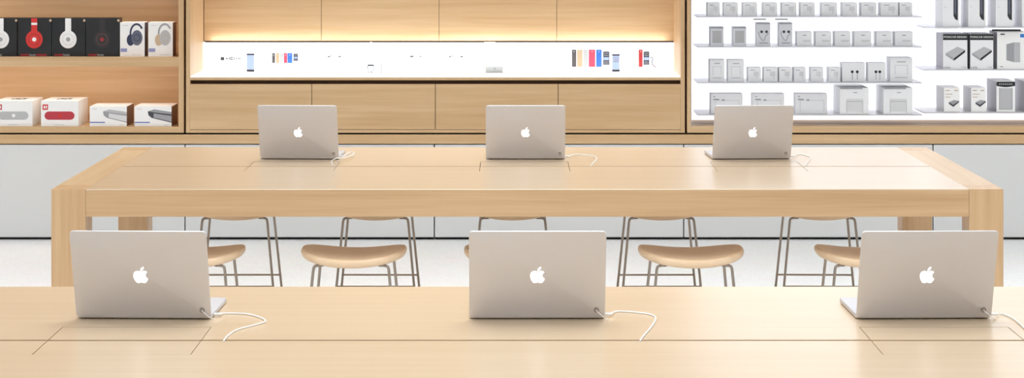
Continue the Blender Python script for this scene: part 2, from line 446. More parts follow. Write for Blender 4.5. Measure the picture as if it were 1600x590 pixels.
wh(187.5, 226, 'white box with a navy headphone picture on the upper shelf', M['navy'], M['slate'], M['navy'], M['sidenavy'])
wh(231.5, 270, 'white box with a beige and silver headphone picture, at shelf end', M['beige'], M['silver'], M['silver2'], M['sidebrown'])

# --- speakers, lower left shelf
zs = wz(198); SDp = 13.12
G = 'speaker boxes on the lower shelf'
def pillbox(x0, x1, label, col, dot, icon):
    t = carton('speaker_box', label, G, x0, x1, 157.5, zs, SDp, .30, M['paperw'])
    decal('speaker_picture', [pill(x0+5.5, x1-6, 174, 187)], SDp, col, t)
    decal('speaker_badge', [circ((x0+x1)/2, 180.3, 2.6)], SDp, dot, t, 1.8)
    decal('corner_icon', [rc(x0+2.5, x0+11, 163, 171.5)], SDp, icon, t)
    decal('corner_icon_mark', [rc(x0+4.3, x0+6.3, 165, 169.5), rc(x0+7.5, x0+9.3, 165, 169.5)], SDp, M['paperw'], t, 1.8)
    decal('faint_caption', [rc(x0+21, x0+36, 194, 195.3)], SDp, M['print1'], t)
    zt = gz(157.5, SDp) + .0004; mb = MB()
    for k, (w, o) in enumerate(((.012, 0), (.02, .016), (.014, .04), (.022, .058))):
        X = gx((x0+x1)/2+2, SDp) - .05 + o*1.1
        mb.box(X, X+w, SDp+.10+.02*(k % 2), SDp+.17+.02*(k % 2), zt, zt+.0004)
    mb.build('top_lettering', M['blk2'], t)
pillbox(-8, 50.5, 'white box with a silver pill speaker picture, cut by the left edge', M['silver'], M['paperw'], M['pillred'])
pillbox(64, 122.5, 'white box with a crimson pill speaker picture and red corner icon', M['pillred'], M['red'], M['red'])
def barbox(x0, x1, label, c1, c2, c3):
    t = carton('speaker_box', label, G, x0, x1, 166, zs, SDp, .24, M['paperw'], 'R', sidem=M['sidebrown'])
    decal('speaker_picture', [[(x0+21, 174), (x0+31, 171), (x1, 175), (x1, 191.5), (x0+27, 184), (x0+22, 180)]], SDp, c1, t)
    decal('speaker_top_picture', [[(x0+23, 174), (x0+31, 171.6), (x1, 175.3), (x1, 178.5), (x0+30, 175.2)]], SDp, c2, t, 1.8)
    decal('speaker_grille_picture', [[(x0+30, 177), (x1, 181), (x1, 190), (x0+30, 183.5)]], SDp, c3, t, 1.8)
    decal('blue_caption', [rc(x0+.5, x0+24, 190.3, 191.9)], SDp, M['blue'], t)
    decal('faint_caption', [rc(x0+4, x0+12, 169.5, 170.8), rc(x0+46, x0+55, 194.3, 195.4)], SDp, M['print1'], t)
barbox(140, 198, 'white box picturing a silver bar speaker, beside the crimson speaker box', M['silver2'], M['silver'], M['print1'])
barbox(210, 268, 'white box picturing a black bar speaker, at the lower shelf end', M['print3'], M['silver2'], M['print2'])

# --- small accessories on the glowing shelves
ORD = ['leftmost', 'second from left', 'third from left', 'fourth from left', 'fifth from left', 'sixth from left', 'seventh from left',
       'eighth from left', 'ninth from left', 'tenth from left', 'eleventh from left', 'twelfth from left']
def accessory(a, b, top, z, label, group, m=None, pic='adapter', depth=.10, D=13.22):
    t = carton('accessory_box', label, group, a, b, top, z, D, depth, m or M['paper'])
    base = (CZ - z) * F / D - 122; h = base - top; w = b - a
    if pic == 'adapter':
        decal('product_picture', [rc(a+w*.45, a+w*.82, top+h*.28, top+h*.62), rc(a+w*.66, a+w*.74, top+h*.62, top+h*.8)], D, M['print1'], t)
        decal('faint_caption', [rc(a+w*.18, a+w*.5, top+h*.16, top+h*.21)], D, M['print2'], t)
    elif pic == 'wide':
        decal('product_picture', [pill(a+w*.4, a+w*.92, top+h*.58, top+h*.72)], D, M['print1'], t)
        decal('faint_caption', [rc(a+w*.4, a+w*.62, top+h*.22, top+h*.28)], D, M['print2'], t)
    elif pic == 'grey':
        mb = MB()
        decal('product_picture', [rc(a+w*.15, a+w*.85, top+h*.2, top+h*.84)], D, M['silver'], t)
        decal('lid_strip', [rc(a+.3, b-.3, top+.3, top+2.2)], D, M['print2'], t)
    elif pic == 'earphone':
        decal('bud_picture', [circ(a+w*.36, top+h*.39, 2.2, 14), circ(a+w*.72, top+h*.39, 2.2, 14)], D, M['print3'], t, 2)
        mb = MB(); pts = []
        for px_, py_ in ((.14, .38), (.16, .52), (.30, .68), (.50, .78), (.58, .70), (.66, .58), (.88, .44)):
            pts.append((gx(a+w*px_, D), D-.0008, gz(top+h*py_, D)))
        mb.tube(smooth_path(pts, 4), .002, 6).build('cord_picture', M['print2'], t)
        decal('lid_strip', [rc(a+.3, b-.3, top+.3, top+2.0)], D, M['print2'], t)
        decal('faint_caption', [rc(a+w*.2, a+w*.8, top+h*.86, top+h*.9)], D, M['print2'], t)
    elif pic == 'dots':
        decal('bud_picture', [circ(a+w*.44, top+h*.48, 2.2, 16), circ(a+w*.66, top+h*.48, 2.2, 16)], D, M['blk2'], t, 2)
        decal('cord_picture', [rc(a+w*.43, a+w*.46, top+h*.56, top+h*.9), rc(a+w*.65, a+w*.68, top+h*.56, top+h*.9)], D, M['print2'], t)
    elif pic == 'device':
        decal('product_picture', [rc(a+w*.22, a+w*.8, top+h*.42, top+h*.9)], D, M['print1'], t)
        decal('frame_picture', [rc(a+w*.22, a+w*.8, top+h*.5, top+h*.53), rc(a+w*.22, a+w*.24, top+h*.5, top+h*.95), rc(a+w*.78, a+w*.8, top+h*.5, top+h*.95)], D, M['silver'], t, 1.6)
        decal('lid_strip', [rc(a+.5, b-10, top+.3, top+2.2)], D, M['print2'], t)
        decal('faint_caption', [rc(a+w*.46, a+w*.6, top+h*.17, top+h*.2)], D, M['print2'], t)
    elif pic == 'keyboard':
        decal('frame_picture', [rc(a+w*.14, a+w*.9, top+h*.32, top+h*.35), rc(a+w*.14, a+w*.16, top+h*.32, top+h*.9), rc(a+w*.88, a+w*.9, top+h*.32, top+h*.9)], D, M['print1'], t)
        decal('faint_caption', [rc(a+w*.08, a+w*.26, top+h*.26, top+h*.32), rc(a+w*.35, a+w*.43, top+h*.28, top+h*.36), rc(a+w*.08, a+w*.14, top+h*.12, top+h*.16)], D, M['print2'], t, 1.6)
    elif pic == 'plain':
        decal('frame_picture', [rc(a+w*.2, a+w*.8, top+h*.3, top+h*.33), rc(a+w*.2, a+w*.24, top+h*.33, top+h*.7), rc(a+w*.76, a+w*.8, top+h*.33, top+h*.7)], D, M['print1'], t)
        decal('faint_caption', [rc(a+w*.3, a+w*.7, top+h*.16, top+h*.19), rc(a+w*.2, a+w*.8, top+h*.82, top+h*.84)], D, M['print2'], t, 1.6)
    return t
row = [(1105.5,1125),(1131,1153),(1161,1183),(1192.5,1214.5),(1222,1244.5),(1251,1273),(1284,1308),(1316.5,1339.5),(1346,1369.5),(1376,1403.5),(1405.5,1425.5)]
for i, (a, b) in enumerate(row):
    accessory(a, b, 4.2, rowz[0], 'small white adapter box, %s on the topmost visible glowing shelf' % ORD[i], 'adapter boxes on the top glowing shelf')
accessory(1110, 1130.6, 42.2, rowz[1], 'grey faced box at the left end of the second glowing shelf', 'grey faced boxes', M['paper2'], 'grey')
accessory(1145.5, 1166, 42.2, rowz[1], 'grey faced box beside the taller earphone boxes on the second glowing shelf', 'grey faced boxes', M['paper2'], 'grey')
accessory(1182.5, 1203.6, 35.6, rowz[1], 'tall grey earphone box, left of the pair on the second glowing shelf', 'tall earphone boxes', M['paper2'], 'earphone')
accessory(1217.5, 1238, 35.6, rowz[1], 'tall grey earphone box, right of the pair on the second glowing shelf', 'tall earphone boxes', M['paper2'], 'earphone')
for i, (a, b) in enumerate([(1245.5,1268.6),(1274.5,1299),(1304.5,1329),(1335,1361.5),(1369.5,1393.5),(1398.5,1426)]):
    accessory(a, b, 49.6, rowz[1], 'low white box, %s right of the earphone boxes' % ['first', 'second', 'third', 'fourth', 'fifth', 'last'][i], 'low boxes on the second glowing shelf', pic='wide')
accessory(1109, 1132, 93, rowz[2], 'tall plain white box at the left end of the third glowing shelf', 'tall plain boxes', pic='plain')
accessory(1137.5, 1162.5, 93.3, rowz[2], 'tall plain white box beside the small boxes on the third glowing shelf', 'tall plain boxes', pic='plain')
for i, (a, b) in enumerate([(1169,1189),(1193.5,1215),(1217.5,1237),(1240.5,1259),(1267,1286.5),(1295,1313)]):
    accessory(a, b, 105.5, rowz[2], 'small white charger box, %s of six on the third glowing shelf' % ['leftmost', 'second', 'third', 'fourth', 'fifth', 'rightmost'][i], 'charger boxes on the third glowing shelf')
accessory(1316, 1351.5, 98, rowz[2], 'white earbud box with two black dots, left one of the pair', 'white earbud boxes', M['paper'], 'dots')
accessory(1356.5, 1384, 98, rowz[2], 'white earbud box with two black dots, next to the big white box', 'white earbud boxes', M['paper'], 'dots')
accessory(1391, 1425.6, 90.3, rowz[2], 'big white box at the right end of the third glowing shelf', None, pic='plain', depth=.14)
for i, (a, b) in enumerate([(1110.7,1160.3),(1176,1225.5),(1243,1292.7)]):
    accessory(a, b, 146.3, rowz[3], 'wide low white box, %s on the bottom glowing shelf' % ['leftmost', 'second from left, partly behind a laptop', 'third from left'][i], 'wide white boxes on the bottom glowing shelf', pic='keyboard')
accessory(1312.5, 1357.5, 137, rowz[3], 'large white device box, left of the pair on the bottom glowing shelf', 'large device boxes', pic='device', depth=.28, D=13.17)
accessory(1380.5, 1425.8, 137, rowz[3], 'large white device box, right end of the bottom glowing shelf', 'large device boxes', pic='device', depth=.28, D=13.17)

# --- right column
D = 13.17
for i, (a, b) in enumerate([(1473,1499.5),(1513,1540.5),(1556,1584),(1597,1624)]):
    lb = ['tall white box with dark device picture, leftmost at the upper right corner',
          'tall white box with dark device picture, second from left at upper right',
          'tall white box with dark device picture, third from left at upper right',
          'tall white box cut by the right edge of the photo, top shelf'][i]
    t = carton('case_box', lb, 'tall white boxes at the upper right', a, b, -21, colz[0], D, .24, M['paper'])
    x = b - 6.5
    decal('device_picture', [[(x-3.2, -17), (x+3.6, -17), (x+3.6, 32), (x-.5, 30), (x-3.2, 25)]], D, M['charcoal'], t)
    decal('device_screen_picture', [[(x-1.8, 0), (x+1.2, 0), (x+1.2, 24), (x-1.8, 20)], [(x-1.8, -14), (x+1.2, -14), (x+1.2, -6), (x-1.8, -6)]], D, M['slate'], t, 1.8)
    decal('faint_caption', [rc(a+3, a+5.5, 10.3, 11.8)], D, M['print1'], t)
for i, (a, b) in enumerate([(1473.5,1511.5),(1516,1552)]):
    t = carton('hard_drive_box', ['pale box with black header and silver drive picture, left of two', 'pale box with black header and silver drive picture, beside the tower drive box'][i],
               'black headed hard drive boxes', a, b, 53, colz[1], D, .22, M['paper'], 'L', sidem=M['sidegr2'] if i == 0 else M['print3'])
    decal('black_header', [rc(a, b, 53.2, 62.5)], D, M['blk2'], t)
    text('PORSCHE DESIGN', (a+b)/2, 58, 3.3, D, M['white'], t)
    c = (a+b)/2 + .5
    decal('drive_top_picture', [[(c-15.5, 83), (c+3, 73), (c+15, 78), (c-2.5, 91)]], D, M['silver'], t)
    decal('drive_side_picture', [[(c-15.5, 83), (c-2.5, 91), (c-2.5, 95), (c-15.5, 86)]], D, M['print2'], t)
    decal('drive_edge_picture', [[(c-2.5, 91), (c+15, 78), (c+15, 81.5), (c-2.5, 95)]], D, M['blk2'], t)
    text('LaCie', a+6, 105.3, 3.2, D, M['print3'], t); text('2 TB', b-6, 105.3, 2.6, D, M['print2'], t)
t = carton('hard_drive_box', 'tall white box with silver tower drive picture and blue corner, right edge', None, 1558, 1603, 49.5, colz[1], D, .22, M['paperw'], 'L', sidem=M['sidegrey'])
decal('tower_picture', [[(1572.5, 69), (1584, 66.2), (1594, 66.5), (1594, 97), (1584, 97), (1572.5, 94)]], D, M['silver2'], t)
decal('tower_side_picture', [[(1584.5, 66.8), (1594, 67), (1594, 96.6), (1584.5, 96.6)]], D, M['silver'], t, 1.8)
decal('blue_corner', [rc(1594, 1603, 53, 58.5)], D, M['cyan'], t)
decal('badge_caption', [rc(1563, 1570, 52.5, 54.5), rc(1563, 1567, 103.5, 104.5)], D, M['print3'], t)
MB().box(gx(1550, 13.146), gx(1595, 13.146), 13.1462, 13.1495, gz(48.6, 13.146), gz(45.6, 13.146)).build('label_strip', M['blk2'], bpy.data.objects['glowing_shelf_bay'])
for i, (a, b) in enumerate([(1475,1500),(1517.5,1541)]):
    t = carton('hard_drive_box', ['small white box with silver drive picture, leftmost on lower right shelf', 'small white box with silver drive picture, touching the black headed tall box'][i],
               'small white hard drive boxes', a, b, 137, colz[2], D, .24, M['paperw'], 'L', sidem=M['silver'])
    c = (a+b)/2 + 2
    decal('drive_top_picture', [[(c-7, 159.5), (c+1, 156), (c+9, 157.5), (c, 163.5)]], D, M['silver2'], t)
    decal('drive_side_picture', [[(c-7, 159.5), (c, 163.5), (c+9, 157.5), (c+9, 159.5), (c, 167), (c-7, 162)]], D, M['print3'], t, .8)
    decal('faint_caption', [rc(a+2, a+9, 140.5, 142), rc(b-9, b-3, 140.5, 142), rc(a+2, a+13, 146.5, 147.5), rc(a+2, a+10, 151, 152)], D, M['beige'], t)
for i, (a, b) in enumerate([(1557,1586),(1601,1630)]):
    t = carton('enclosure_box', ['tall pale box with curved black header on the lower right shelf', 'tall box with grey side cut by the right edge, lower shelf'][i],
               'tall black headed boxes', a, b, 126.5, colz[2], D, .27, M['paperw'], 'L', sidem=M['sidegr2'])
    decal('black_header', [[(a, 127.5), (b, 127.5), (b, 134)] + [(b-(b-a)*k/8, 134+2.0*math.sin(PI*k/8)) for k in range(1, 8)] + [(a, 134)]], D, M['blk2'], t)
    text('STORAGE', (a+b)/2, 131.2, 3.0, D, M['print2'], t) if False else None
    decal('header_mark', [rc(a+4+3.1*k, a+6+3.1*k, 130.2, 132.4) for k in range(7)], D, M['silver2'], t, 1.8)
    decal('product_picture', [rc(a+5, b-5, 137.5, 170)], D, M['silver'], t)
    decal('frame_picture', [rc(a+4, a+5.3, 137, 171), rc(b-5.3, b-4, 137, 171), rc(a+4, b-4, 169.7, 171)], D, M['print2'], t, 1.8)

# --- devices and player pictures in the glowing niche
def phone(xc, top, D, label, dark_top):
    z0 = CT + .0005
    w = 6.2*D/F; X = gx(xc, D); Z1 = gz(top, D)
    t = thing('phone', (X, D, z0), label, 'phone', 'upright display phones')
    MB().cbox(X-w*1.05, X+w*1.05, D-.02, D+.03, z0, z0+.004, .001).build('stand', M['whitep'], t)
    mb = MB(); pts = rrect(X-w, X+w, z0+.004, Z1, .004)
    mb.prism(pts, D, .007).build('case', M['white'], t)
    MB().prism([(X-w*.86, z0+.018), (X+w*.86, z0+.018), (X+w*.86, Z1-.012), (X-w*.86, Z1-.012)], D-.0006, .0008).build('screen', M['phonescreen'], t)
    decalz = [(Z1-.011, Z1-.002), (z0+.006, z0+.0165)]
    mb = MB()
    for a, b in decalz: mb.prism([(X-w*.95, a), (X+w*.95, a), (X+w*.95, b), (X-w*.95, b)], D-.0006, .0008)
    mb.build('dark_band', M['dblack'], t)
    mb = MB()
    if dark_top:
        for r in range(3):
            for c in range(3):
                a = X - w*.7 + c*w*.5; z = Z1 - .020 - r*.012
                mb.prism([(a, z), (a+w*.38, z), (a+w*.38, z-.009), (a, z-.009)], D-.001, .0008)
    else:
        mb.prism([(X-.002, Z1-.06), (X+.002, Z1-.06), (X+.002, Z1-.064), (X-.002, Z1-.064)], D-.001, .0008)
    mb.build('screen_icon', M['print2'], t)
phone(391.3, 83.3, 13.46, 'upright display phone with pale blue screen, left of the pastel players', False)
phone(962.3, 84.2, 13.46, 'upright display phone with icons, right of the large coloured players', True)
def player(a, b, top, bot, m, label, group, D=CB-.041, name='player_picture', screen=False):  # player pictures printed on the lit panel, built as thin raised slabs
    X0, X1, Z0, Z1 = gx(a, D), gx(b, D), gz(bot, D), gz(top, D)
    t = thing(name, ((X0+X1)/2, D, Z0), label, 'player picture', group)
    MB().prism(rrect(X0, X1, Z0, Z1, min(.003, (X1-X0)*.3)), D, .0055).build('case', m, t)
    if screen:
        c = (top+bot)/2; h = bot-top
        decal('screen', [rc(a+.7, b-.7, c-h*.08, c+h*.14)], D, M['phonescreen'], t)
        decal('screen_icon', [rc(a+(b-a)*(.15+.26*i), a+(b-a)*(.32+.26*i), top+h*q, top+h*(q+.10)) for i in range(3) for q in (.08, .24, .72, .86)], D, M['print2'], t)
    else:
        decal('camera_dot', [circ((a+b)/2, top+3, .8, 10)], D, M['print1'], t)
G = 'small pastel player pictures on the left of the niche'
for a, b, m, c in ((425.2,429.6,'dgrey','grey'),(431,436.5,'dgold','pale gold'),(437.5,443,'dsilver','silver'),(443.6,448.6,'dpink','pink'),(449.2,456.6,'dblue','blue')):
    player(a, b, 83, 98.5, M[m], 'tiny %s player picture in the left colour row on the glowing panel' % c, G)
player(458.5, 465.5, 84, 95.5, M['dblack'], 'tiny dark player picture with screen, right end of the left colour row', G, screen=True)
G = 'larger coloured player pictures on the right of the niche'
for a, b, m, c in ((893.5,900.5,'dgrey','dark grey'),(901.5,910,'dgold','gold'),(911,918.5,'dsilver','silver'),(920,930,'dpink','pink'),(931.5,940,'dblue','blue')):
    player(a, b, 77.5, 104.5, M[m], 'tall %s player picture in the large right colour row on the glowing panel' % c, G)
player(942.5, 952, 80.5, 101.5, M['dblack'], 'black player picture with icons between the blue player and the right phone', G, screen=True)
player(998, 1004, 77.5, 104.5, M['dred'], 'tall red player picture standing alone at the right of the niche', None)
player(1005.6, 1014.5, 80.5, 101.5, M['dblack'], 'black player picture with icons immediately right of the red player', None, screen=True)
o = thing('earphone_set', (gx(1018, CB), CB-.041, gz(103, CB)), 'pair of pale earphones with red tip, rightmost in the glowing niche', 'earphones')
yy = CB-.039
MB().tube(smooth_path([(gx(a, CB), yy, gz(b, CB)) for a, b in ((1015.5,90),(1018,89),(1019.5,92),(1018,97),(1020,101),(1022.5,103.5))]), .0028, 6).build('cord', M['slate'], o)
MB().tube([(gx(1022.2, CB), yy, gz(103.4, CB)), (gx(1024.8, CB), yy, gz(104, CB))], .004, 8).build('ear_bud', M['print2'], o)
MB().tube([(gx(1020.2, CB), yy, gz(101.5, CB)), (gx(1022, CB), yy, gz(103, CB))], .003, 8).build('plug', M['dred'], o)
def riser(x0, x1, top, label, content):
    D = 13.36; X0, X1 = gx(x0, D), gx(x1, D); z0 = CT + .0005; Z = gz(top, D)
    t = thing('display_stand', ((X0+X1)/2, D, z0), label, 'display stand', 'small white display stands in the niche')
    MB().cbox(X0, X1, D-.03, D+.04, z0, z0+.006, .001).build('base', M['whitep'], t)
    if content == 'loop':
        MB().tube(smooth_path([(gx(575.5, D), D, z0+.006), (gx(574.5, D), D, Z-.006), (gx(579, D), D, Z), (gx(584, D), D, Z-.004), (gx(583, D), D, z0+.016), (gx(579, D), D, z0+.008)]), .002, 6).build('cord', M['print3'], t)
        MB().cbox(gx(574.5, D), gx(584, D), D-.004, D+.004, Z-.006, Z+.003, .001).build('remote', M['print3'], t)
        MB().tube(smooth_path([(gx(593.5, D), D, Z), (gx(597, D), D, Z-.003), (gx(595.5, D), D, z0+.02), (gx(596, D), D, z0+.006)]), .002, 6).build('earbud', M['print3'], t)
    else:
        MB().cbox(X0+.004, X1-.004, D, D+.012, z0+.006, Z, .002).build('white_player', M['dsilver'], t)
        decal('camera_dot', [circ((x0+x1)/2+1, top+3, 1.2, 10), circ(x1-2.5, top+2.5, .8, 8)], D, M['print2'], t)
riser(566, 597.5, 101.5, 'small white stand with looped earphone cord, left of niche centre', 'loop')
riser(757, 787, 104, 'small white stand holding a pale box, above the middle far laptop', 'box')

# ------------------------------------------------------------------ tables
TH = .106
def table(y0, y1, hatches, label, name='display_table'):
    W = 1488*8.23/F/2; xc = gx(824, 8.23)
    X0, X1 = xc-W, xc+W; L = .132; ym = (y0+y1)/2
    t = thing(name, (xc, ym, 0), label, 'table', 'long oak display tables')
    for xa in (X0, X1-L):
        for ya in (y0, y1-L):
            MB().cbox(xa, xa+L, ya, ya+L, 0, TT, .002).build('leg', M['oakZ'], t)
        MB().cbox(xa, xa+L, y0+L, y1-L, TT-TH, TT, .0015).build('end_rail', M['railY'], t)
    a, b = X0+L+.0008, X1-L-.0008; g = .0075
    hd = .165
    for s, (ys, ye) in enumerate(((y0, ym-g), (y1, ym+g))):   # outer edge, seam edge
        sg = 1 if ye > ys else -1
        hy = ye - sg*(hd)
        c = .003
        prof = [(ys, TT-.004), (ys, TT-.002), (ys+sg*.002, TT), (hy, TT), (hy, TT-TH), (ys+sg*.03, TT-TH), (ys+sg*.03, TT-.004)]
        MB().cbox(a, b, min(ys, ys+sg*.0298), max(ys, ys+sg*.0298), TT-TH, TT-.0042, .001).build('apron', M['oakX'], t)  # darker oak than the top; shade on this face is put into the colour
        mb = MB().ringstack([[(a, p[0], p[1]) for p in prof], [(b, p[0], p[1]) for p in prof]])
        cur = a
        for h0, h1 in hatches:
            mb.box(cur, h0, min(hy, ye), max(hy, ye), TT-TH, TT); cur = h1
            mb.box(h0, h1, min(hy, ye), max(hy, ye), TT-TH, TT-.03)
        mb.box(cur, b, min(hy, ye), max(hy, ye), TT-TH, TT)
        mb.build('tabletop', M['topX'], t)
        for h0, h1 in hatches:
            MB().box(h0+.0022, h1-.0022, min(hy+sg*.002, ye), max(hy+sg*.002, ye), TT-.028, TT-.0003).build('cable_hatch', M['topX'], t)
    MB().box(a, b, ym-g, ym+g, TT-TH+.004, TT-.012).build('seam_fill', M['groove'], t)
    return t
T2F, T2B = 8.23, 9.76
SEAM1 = (CZ-TT)*F/(532.5+122); HALF = (T2B-T2F)/2
table(T2F, T2B, [(-1.105, -.735), (-.135, .24), (.845, 1.22)], 'long pale oak table in the middle distance with three laptops and stools beneath')
table(SEAM1-HALF, (CZ-TT)*F/(447.3+122), [(-1.139, -.761), (.879, 1.257)], 'near pale oak table filling the bottom edge of the photo')

# ------------------------------------------------------------------ laptops
APPLE = ("M12.152 6.896c-.948 0-2.415-1.078-3.96-1.04-2.04.027-3.91 1.183-4.961 3.014-2.117 3.675-.546 9.103 1.519 12.09 "
 "1.013 1.454 2.208 3.09 3.792 3.039 1.52-.065 2.09-.987 3.935-.987 1.831 0 2.35.987 3.96.948 1.637-.026 2.676-1.48 3.676-2.948 "
 "1.156-1.688 1.636-3.325 1.662-3.415-.039-.013-3.182-1.221-3.22-4.857-.026-3.04 2.48-4.494 2.597-4.559-1.429-2.09-3.623-2.324-4.39-2.376-2-.156-3.675 1.09-4.61 1.09z "
 "M15.53 3.83c.843-1.012 1.4-2.427 1.245-3.83-1.207.052-2.662.805-3.532 1.818-.78.896-1.454 2.338-1.273 3.714 1.338.104 2.715-.688 3.559-1.701z")
def svg(path):
    import re
    toks = re.findall(r'[McCz]|-?\d*\.\d+|-?\d+', path); i = 0; out = []; cur = (0, 0); pts = []; cmd = ''
    while i < len(toks):
        if toks[i] in 'McCz':
            cmd = toks[i]; i += 1
            if cmd == 'z': out.append(pts); pts = []
            continue
        if cmd == 'M':
            cur = (float(toks[i]), float(toks[i+1])); pts = [cur]; i += 2
        else:
            q = [float(v) for v in toks[i:i+6]]; i += 6
            p1, p2, p3 = [(cur[0]+q[k], cur[1]+q[k+1]) for k in (0, 2, 4)]
            for s in range(1, 7):
                u = s/6; v = 1-u
                pts.append(tuple(v**3*cur[j] + 3*v*v*u*p1[j] + 3*v*u*u*p2[j] + u**3*p3[j] for j in (0, 1)))
            cur = p3
    return out
LW, LD, LT_ = .350, .248, math.radians(19)
def make_laptop():
    t = thing('laptop', (0, 0, 0), 'x', 'laptop', 'open silver laptops')
    def slab(pts, z0, z1, c, M4=None):
        cx = sum(p[0] for p in pts)/len(pts); cy = sum(p[1] for p in pts)/len(pts)
        def sc(k, z):
            fx = 1 - k/(LW/2); fy = 1 - k/(LD/2)
            return [(cx+(p[0]-cx)*fx, cy+(p[1]-cy)*fy, z) for p in pts]
        return MB().ringstack([sc(c, z0), sc(c*.3, z0+c*.3), sc(0, z0+c), sc(0, z1-c), sc(c*.3, z1-c*.3), sc(c, z1)])
    b = slab(rrect(-LW/2, LW/2, .0045, LD, .009), .0015, .0135, .0022).build('base', M['alu'], t, smooth=True)
    MB().box(-LW*.46, LW*.46, .0035, .010, .0060, .0139).build('hinge', M['glass_black'], t)
    fm = []
    for sx in (-1, 1):
        for y in (.02, LD-.02):
            MB().cyl((sx*(LW/2-.02), y, 0), (0, 0, 1), .008, .002, 16).build('foot', M['rubber'], t)
    mb = MB()
    for r in range(6):
        n = 14 if r < 5 else 8
        for k in range(n):
            w = .268/n; x = -.134 + k*w
            mb.box(x+.001, x+w-.001, .035+r*.0175, .035+r*.0175+.0155, .0130, .0143)
    mb.build('keyboard', M['keys'], t)
    MB().box(-.053, .053, .155, .228, .0134, .0139).build('trackpad', M['silver2'], t)
    # lid: local x, v (up the lid), n (outwards, towards the viewer)
    c, s = math.cos(LT_), math.sin(LT_)
    R = Matrix(((1, 0, 0, 0), (0, -s, -c, -.0005), (0, c, -s, .0048), (0, 0, 0, 1)))
    lid = slab(rrect(-LW/2, LW/2, 0, LD, .011), -.003, .003, .0014)
    lo = lid.build('lid', M['alu'], t, M4=R, smooth=True)
    mb = MB(); k = .0465/24
    for sh in svg(APPLE):
        mb.ringstack([[((x-12)*k, LD*.50 + (12-y)*k, .0028) for x, y in sh], [((x-12)*k, LD*.50 + (12-y)*k, .00345) for x, y in sh]])
    mb.build('glowing_logo', M['logo'], lo, base=(0, 0, 0), M4=R)
    MB().box(-LW/2+.004, LW/2-.004, .008, LD-.004, -.0036, -.003).build('bezel', M['glass_black'], lo, base=(0, 0, 0), M4=R)
    MB().box(-LW/2+.016, LW/2-.016, .020, LD-.016, -.0039, -.0036).build('screen', M['screen'], lo, base=(0, 0, 0), M4=R)
    so = MB().cyl((LW/2-.022, .0235, .003), (0, 0, 1), .0065, .003, 20).build('security_disc', M['steel'], lo, base=(0, 0, 0), M4=R)
    MB().cyl((LW/2-.022, .0235, .006), (0, 0, 1), .0038, .0008, 16).build('disc_centre', M['silver'], lo, base=(0, 0, 0), M4=R)
    for o in [t] + list(t.children_recursive):
        if '_b' in o: del o['_b']
    return t
lap0 = make_laptop()
DN, DF = 5.535, 9.262
lspots = [(-.950, DN, 1, 'large silver laptop on the near table, left, beside the left table leg behind', 0),
          (.065, DN, 1, 'large silver laptop on the near table, centre, beneath the middle far laptop', 0),
          (1.0625, DN, 1, 'large silver laptop on the near table, right, its base showing at left', 0),
          (-.918, DF, .975, 'silver laptop on the far table, left, with a white cable loop at its corner', 0),
          (.058, DF, .975, 'silver laptop on the far table, centre, in front of the right drawers', 0),
          (1.034, DF, .975, 'silver laptop on the far table, right, in front of the glowing shelves', 0)]
for i, (x, y, sx, lb, yaw) in enumerate(lspots):
    o = lap0 if i == 0 else copy_tree(lap0)
    o.location = (x, y, TT+.0004); o.scale = (sx, 1, 1); o['label'] = lb
    o.rotation_euler.z = math.radians([-1.6, 0.3, 1.2, -2.2, 0, 2.6][i])

# white charging cables -----------------------------------------------------
def cable(label, start, pts, z=TT+.0027, r=.0020):
    """start: (x,y,z) at the laptop side, pts: drawing positions on the table top"""
    P = [Vector(start)] + [on(a, b, z) if len(q) == 0 else on(a, b, z + q[0]) for a, b, *q in pts]
    t = thing('charging_cable', (P[0].x, P[0].y, TT), label, 'cable', 'white laptop cables')
    path = smooth_path(P, 8)
    MB().tube(path, r, 8).build('cord', M['cable'], t, smooth=True)
    d = (P[1]-P[0]).normalized()
    MB().tube([P[0]-Vector((.012, 0, 0)), P[0], P[0]+d*.014], .0036, 10).build('plug', M['cable'], t, smooth=True)
    return t
def side(i, dy=.03):
    x, y, sx = lspots[i][:3]; yaw = lap0.rotation_euler.z if i == 0 else 0
    return (x + LW/2*sx + .0145, y + dy, TT+.0075)
cable('white cable curving from the near left laptop into the table seam', side(0), [(352,489),(385,490),(408,496),(414,502),(398,507),(372,514),(357,523),(349,532.2)])
cable('white cable curving from the near middle laptop into the table seam', side(1), [(965,486),(998,488),(1020,492),(1024,499),(1016,512),(1004,526),(1000,532.2)])
cable('white cable leaving the near right laptop towards the right edge', side(2), [(1566,490),(1580,495),(1592,504),(1604,516),(1612,526),(1616,532.2)])
cable('white cable looping in front of the far left laptop corner', side(3, .05), [(546,238,.004),(553,238,.006),(551,242,.012),(538,246,.020),(526,247,.022),(519,250.5,.010),(518,254,.002),(521,259)], r=.0023)
cable('white cable beside the far middle laptop', side(4, .05), [(900,241),(920,242.5),(931,245.5),(931,250),(926,255),(923,259.2)])
cable('white cable beside the far right laptop, crossing the seam', side(5, .05), [(1248,241),(1261,243),(1266,247),(1262,253),(1258,259.2)])
# thin security tether from the disc on each lid to the table
for i, nm in enumerate(['near left', 'near middle', 'near right']):
    x, y, sx = lspots[i][:3]
    c, s = math.cos(LT_), math.sin(LT_)
    p = Vector((x + LW/2*sx - .022, y - .0005 - .0235*s - .009*c - .001, TT + .0048 + .0235*c - .009*s))
    P = [p, p+Vector((.008, -.004, -.006)), p+Vector((.019, .0, -.016)), p+Vector((.031, .010, -.0235))]
    o = MB().tube(smooth_path(P, 5), .0012, 6).build('security_tether', M['cable'], base=tuple(p), smooth=True)
    tag(o, 'short thin security wire below the disc on the %s laptop' % nm, 'wire', 'security wires on the near laptops')

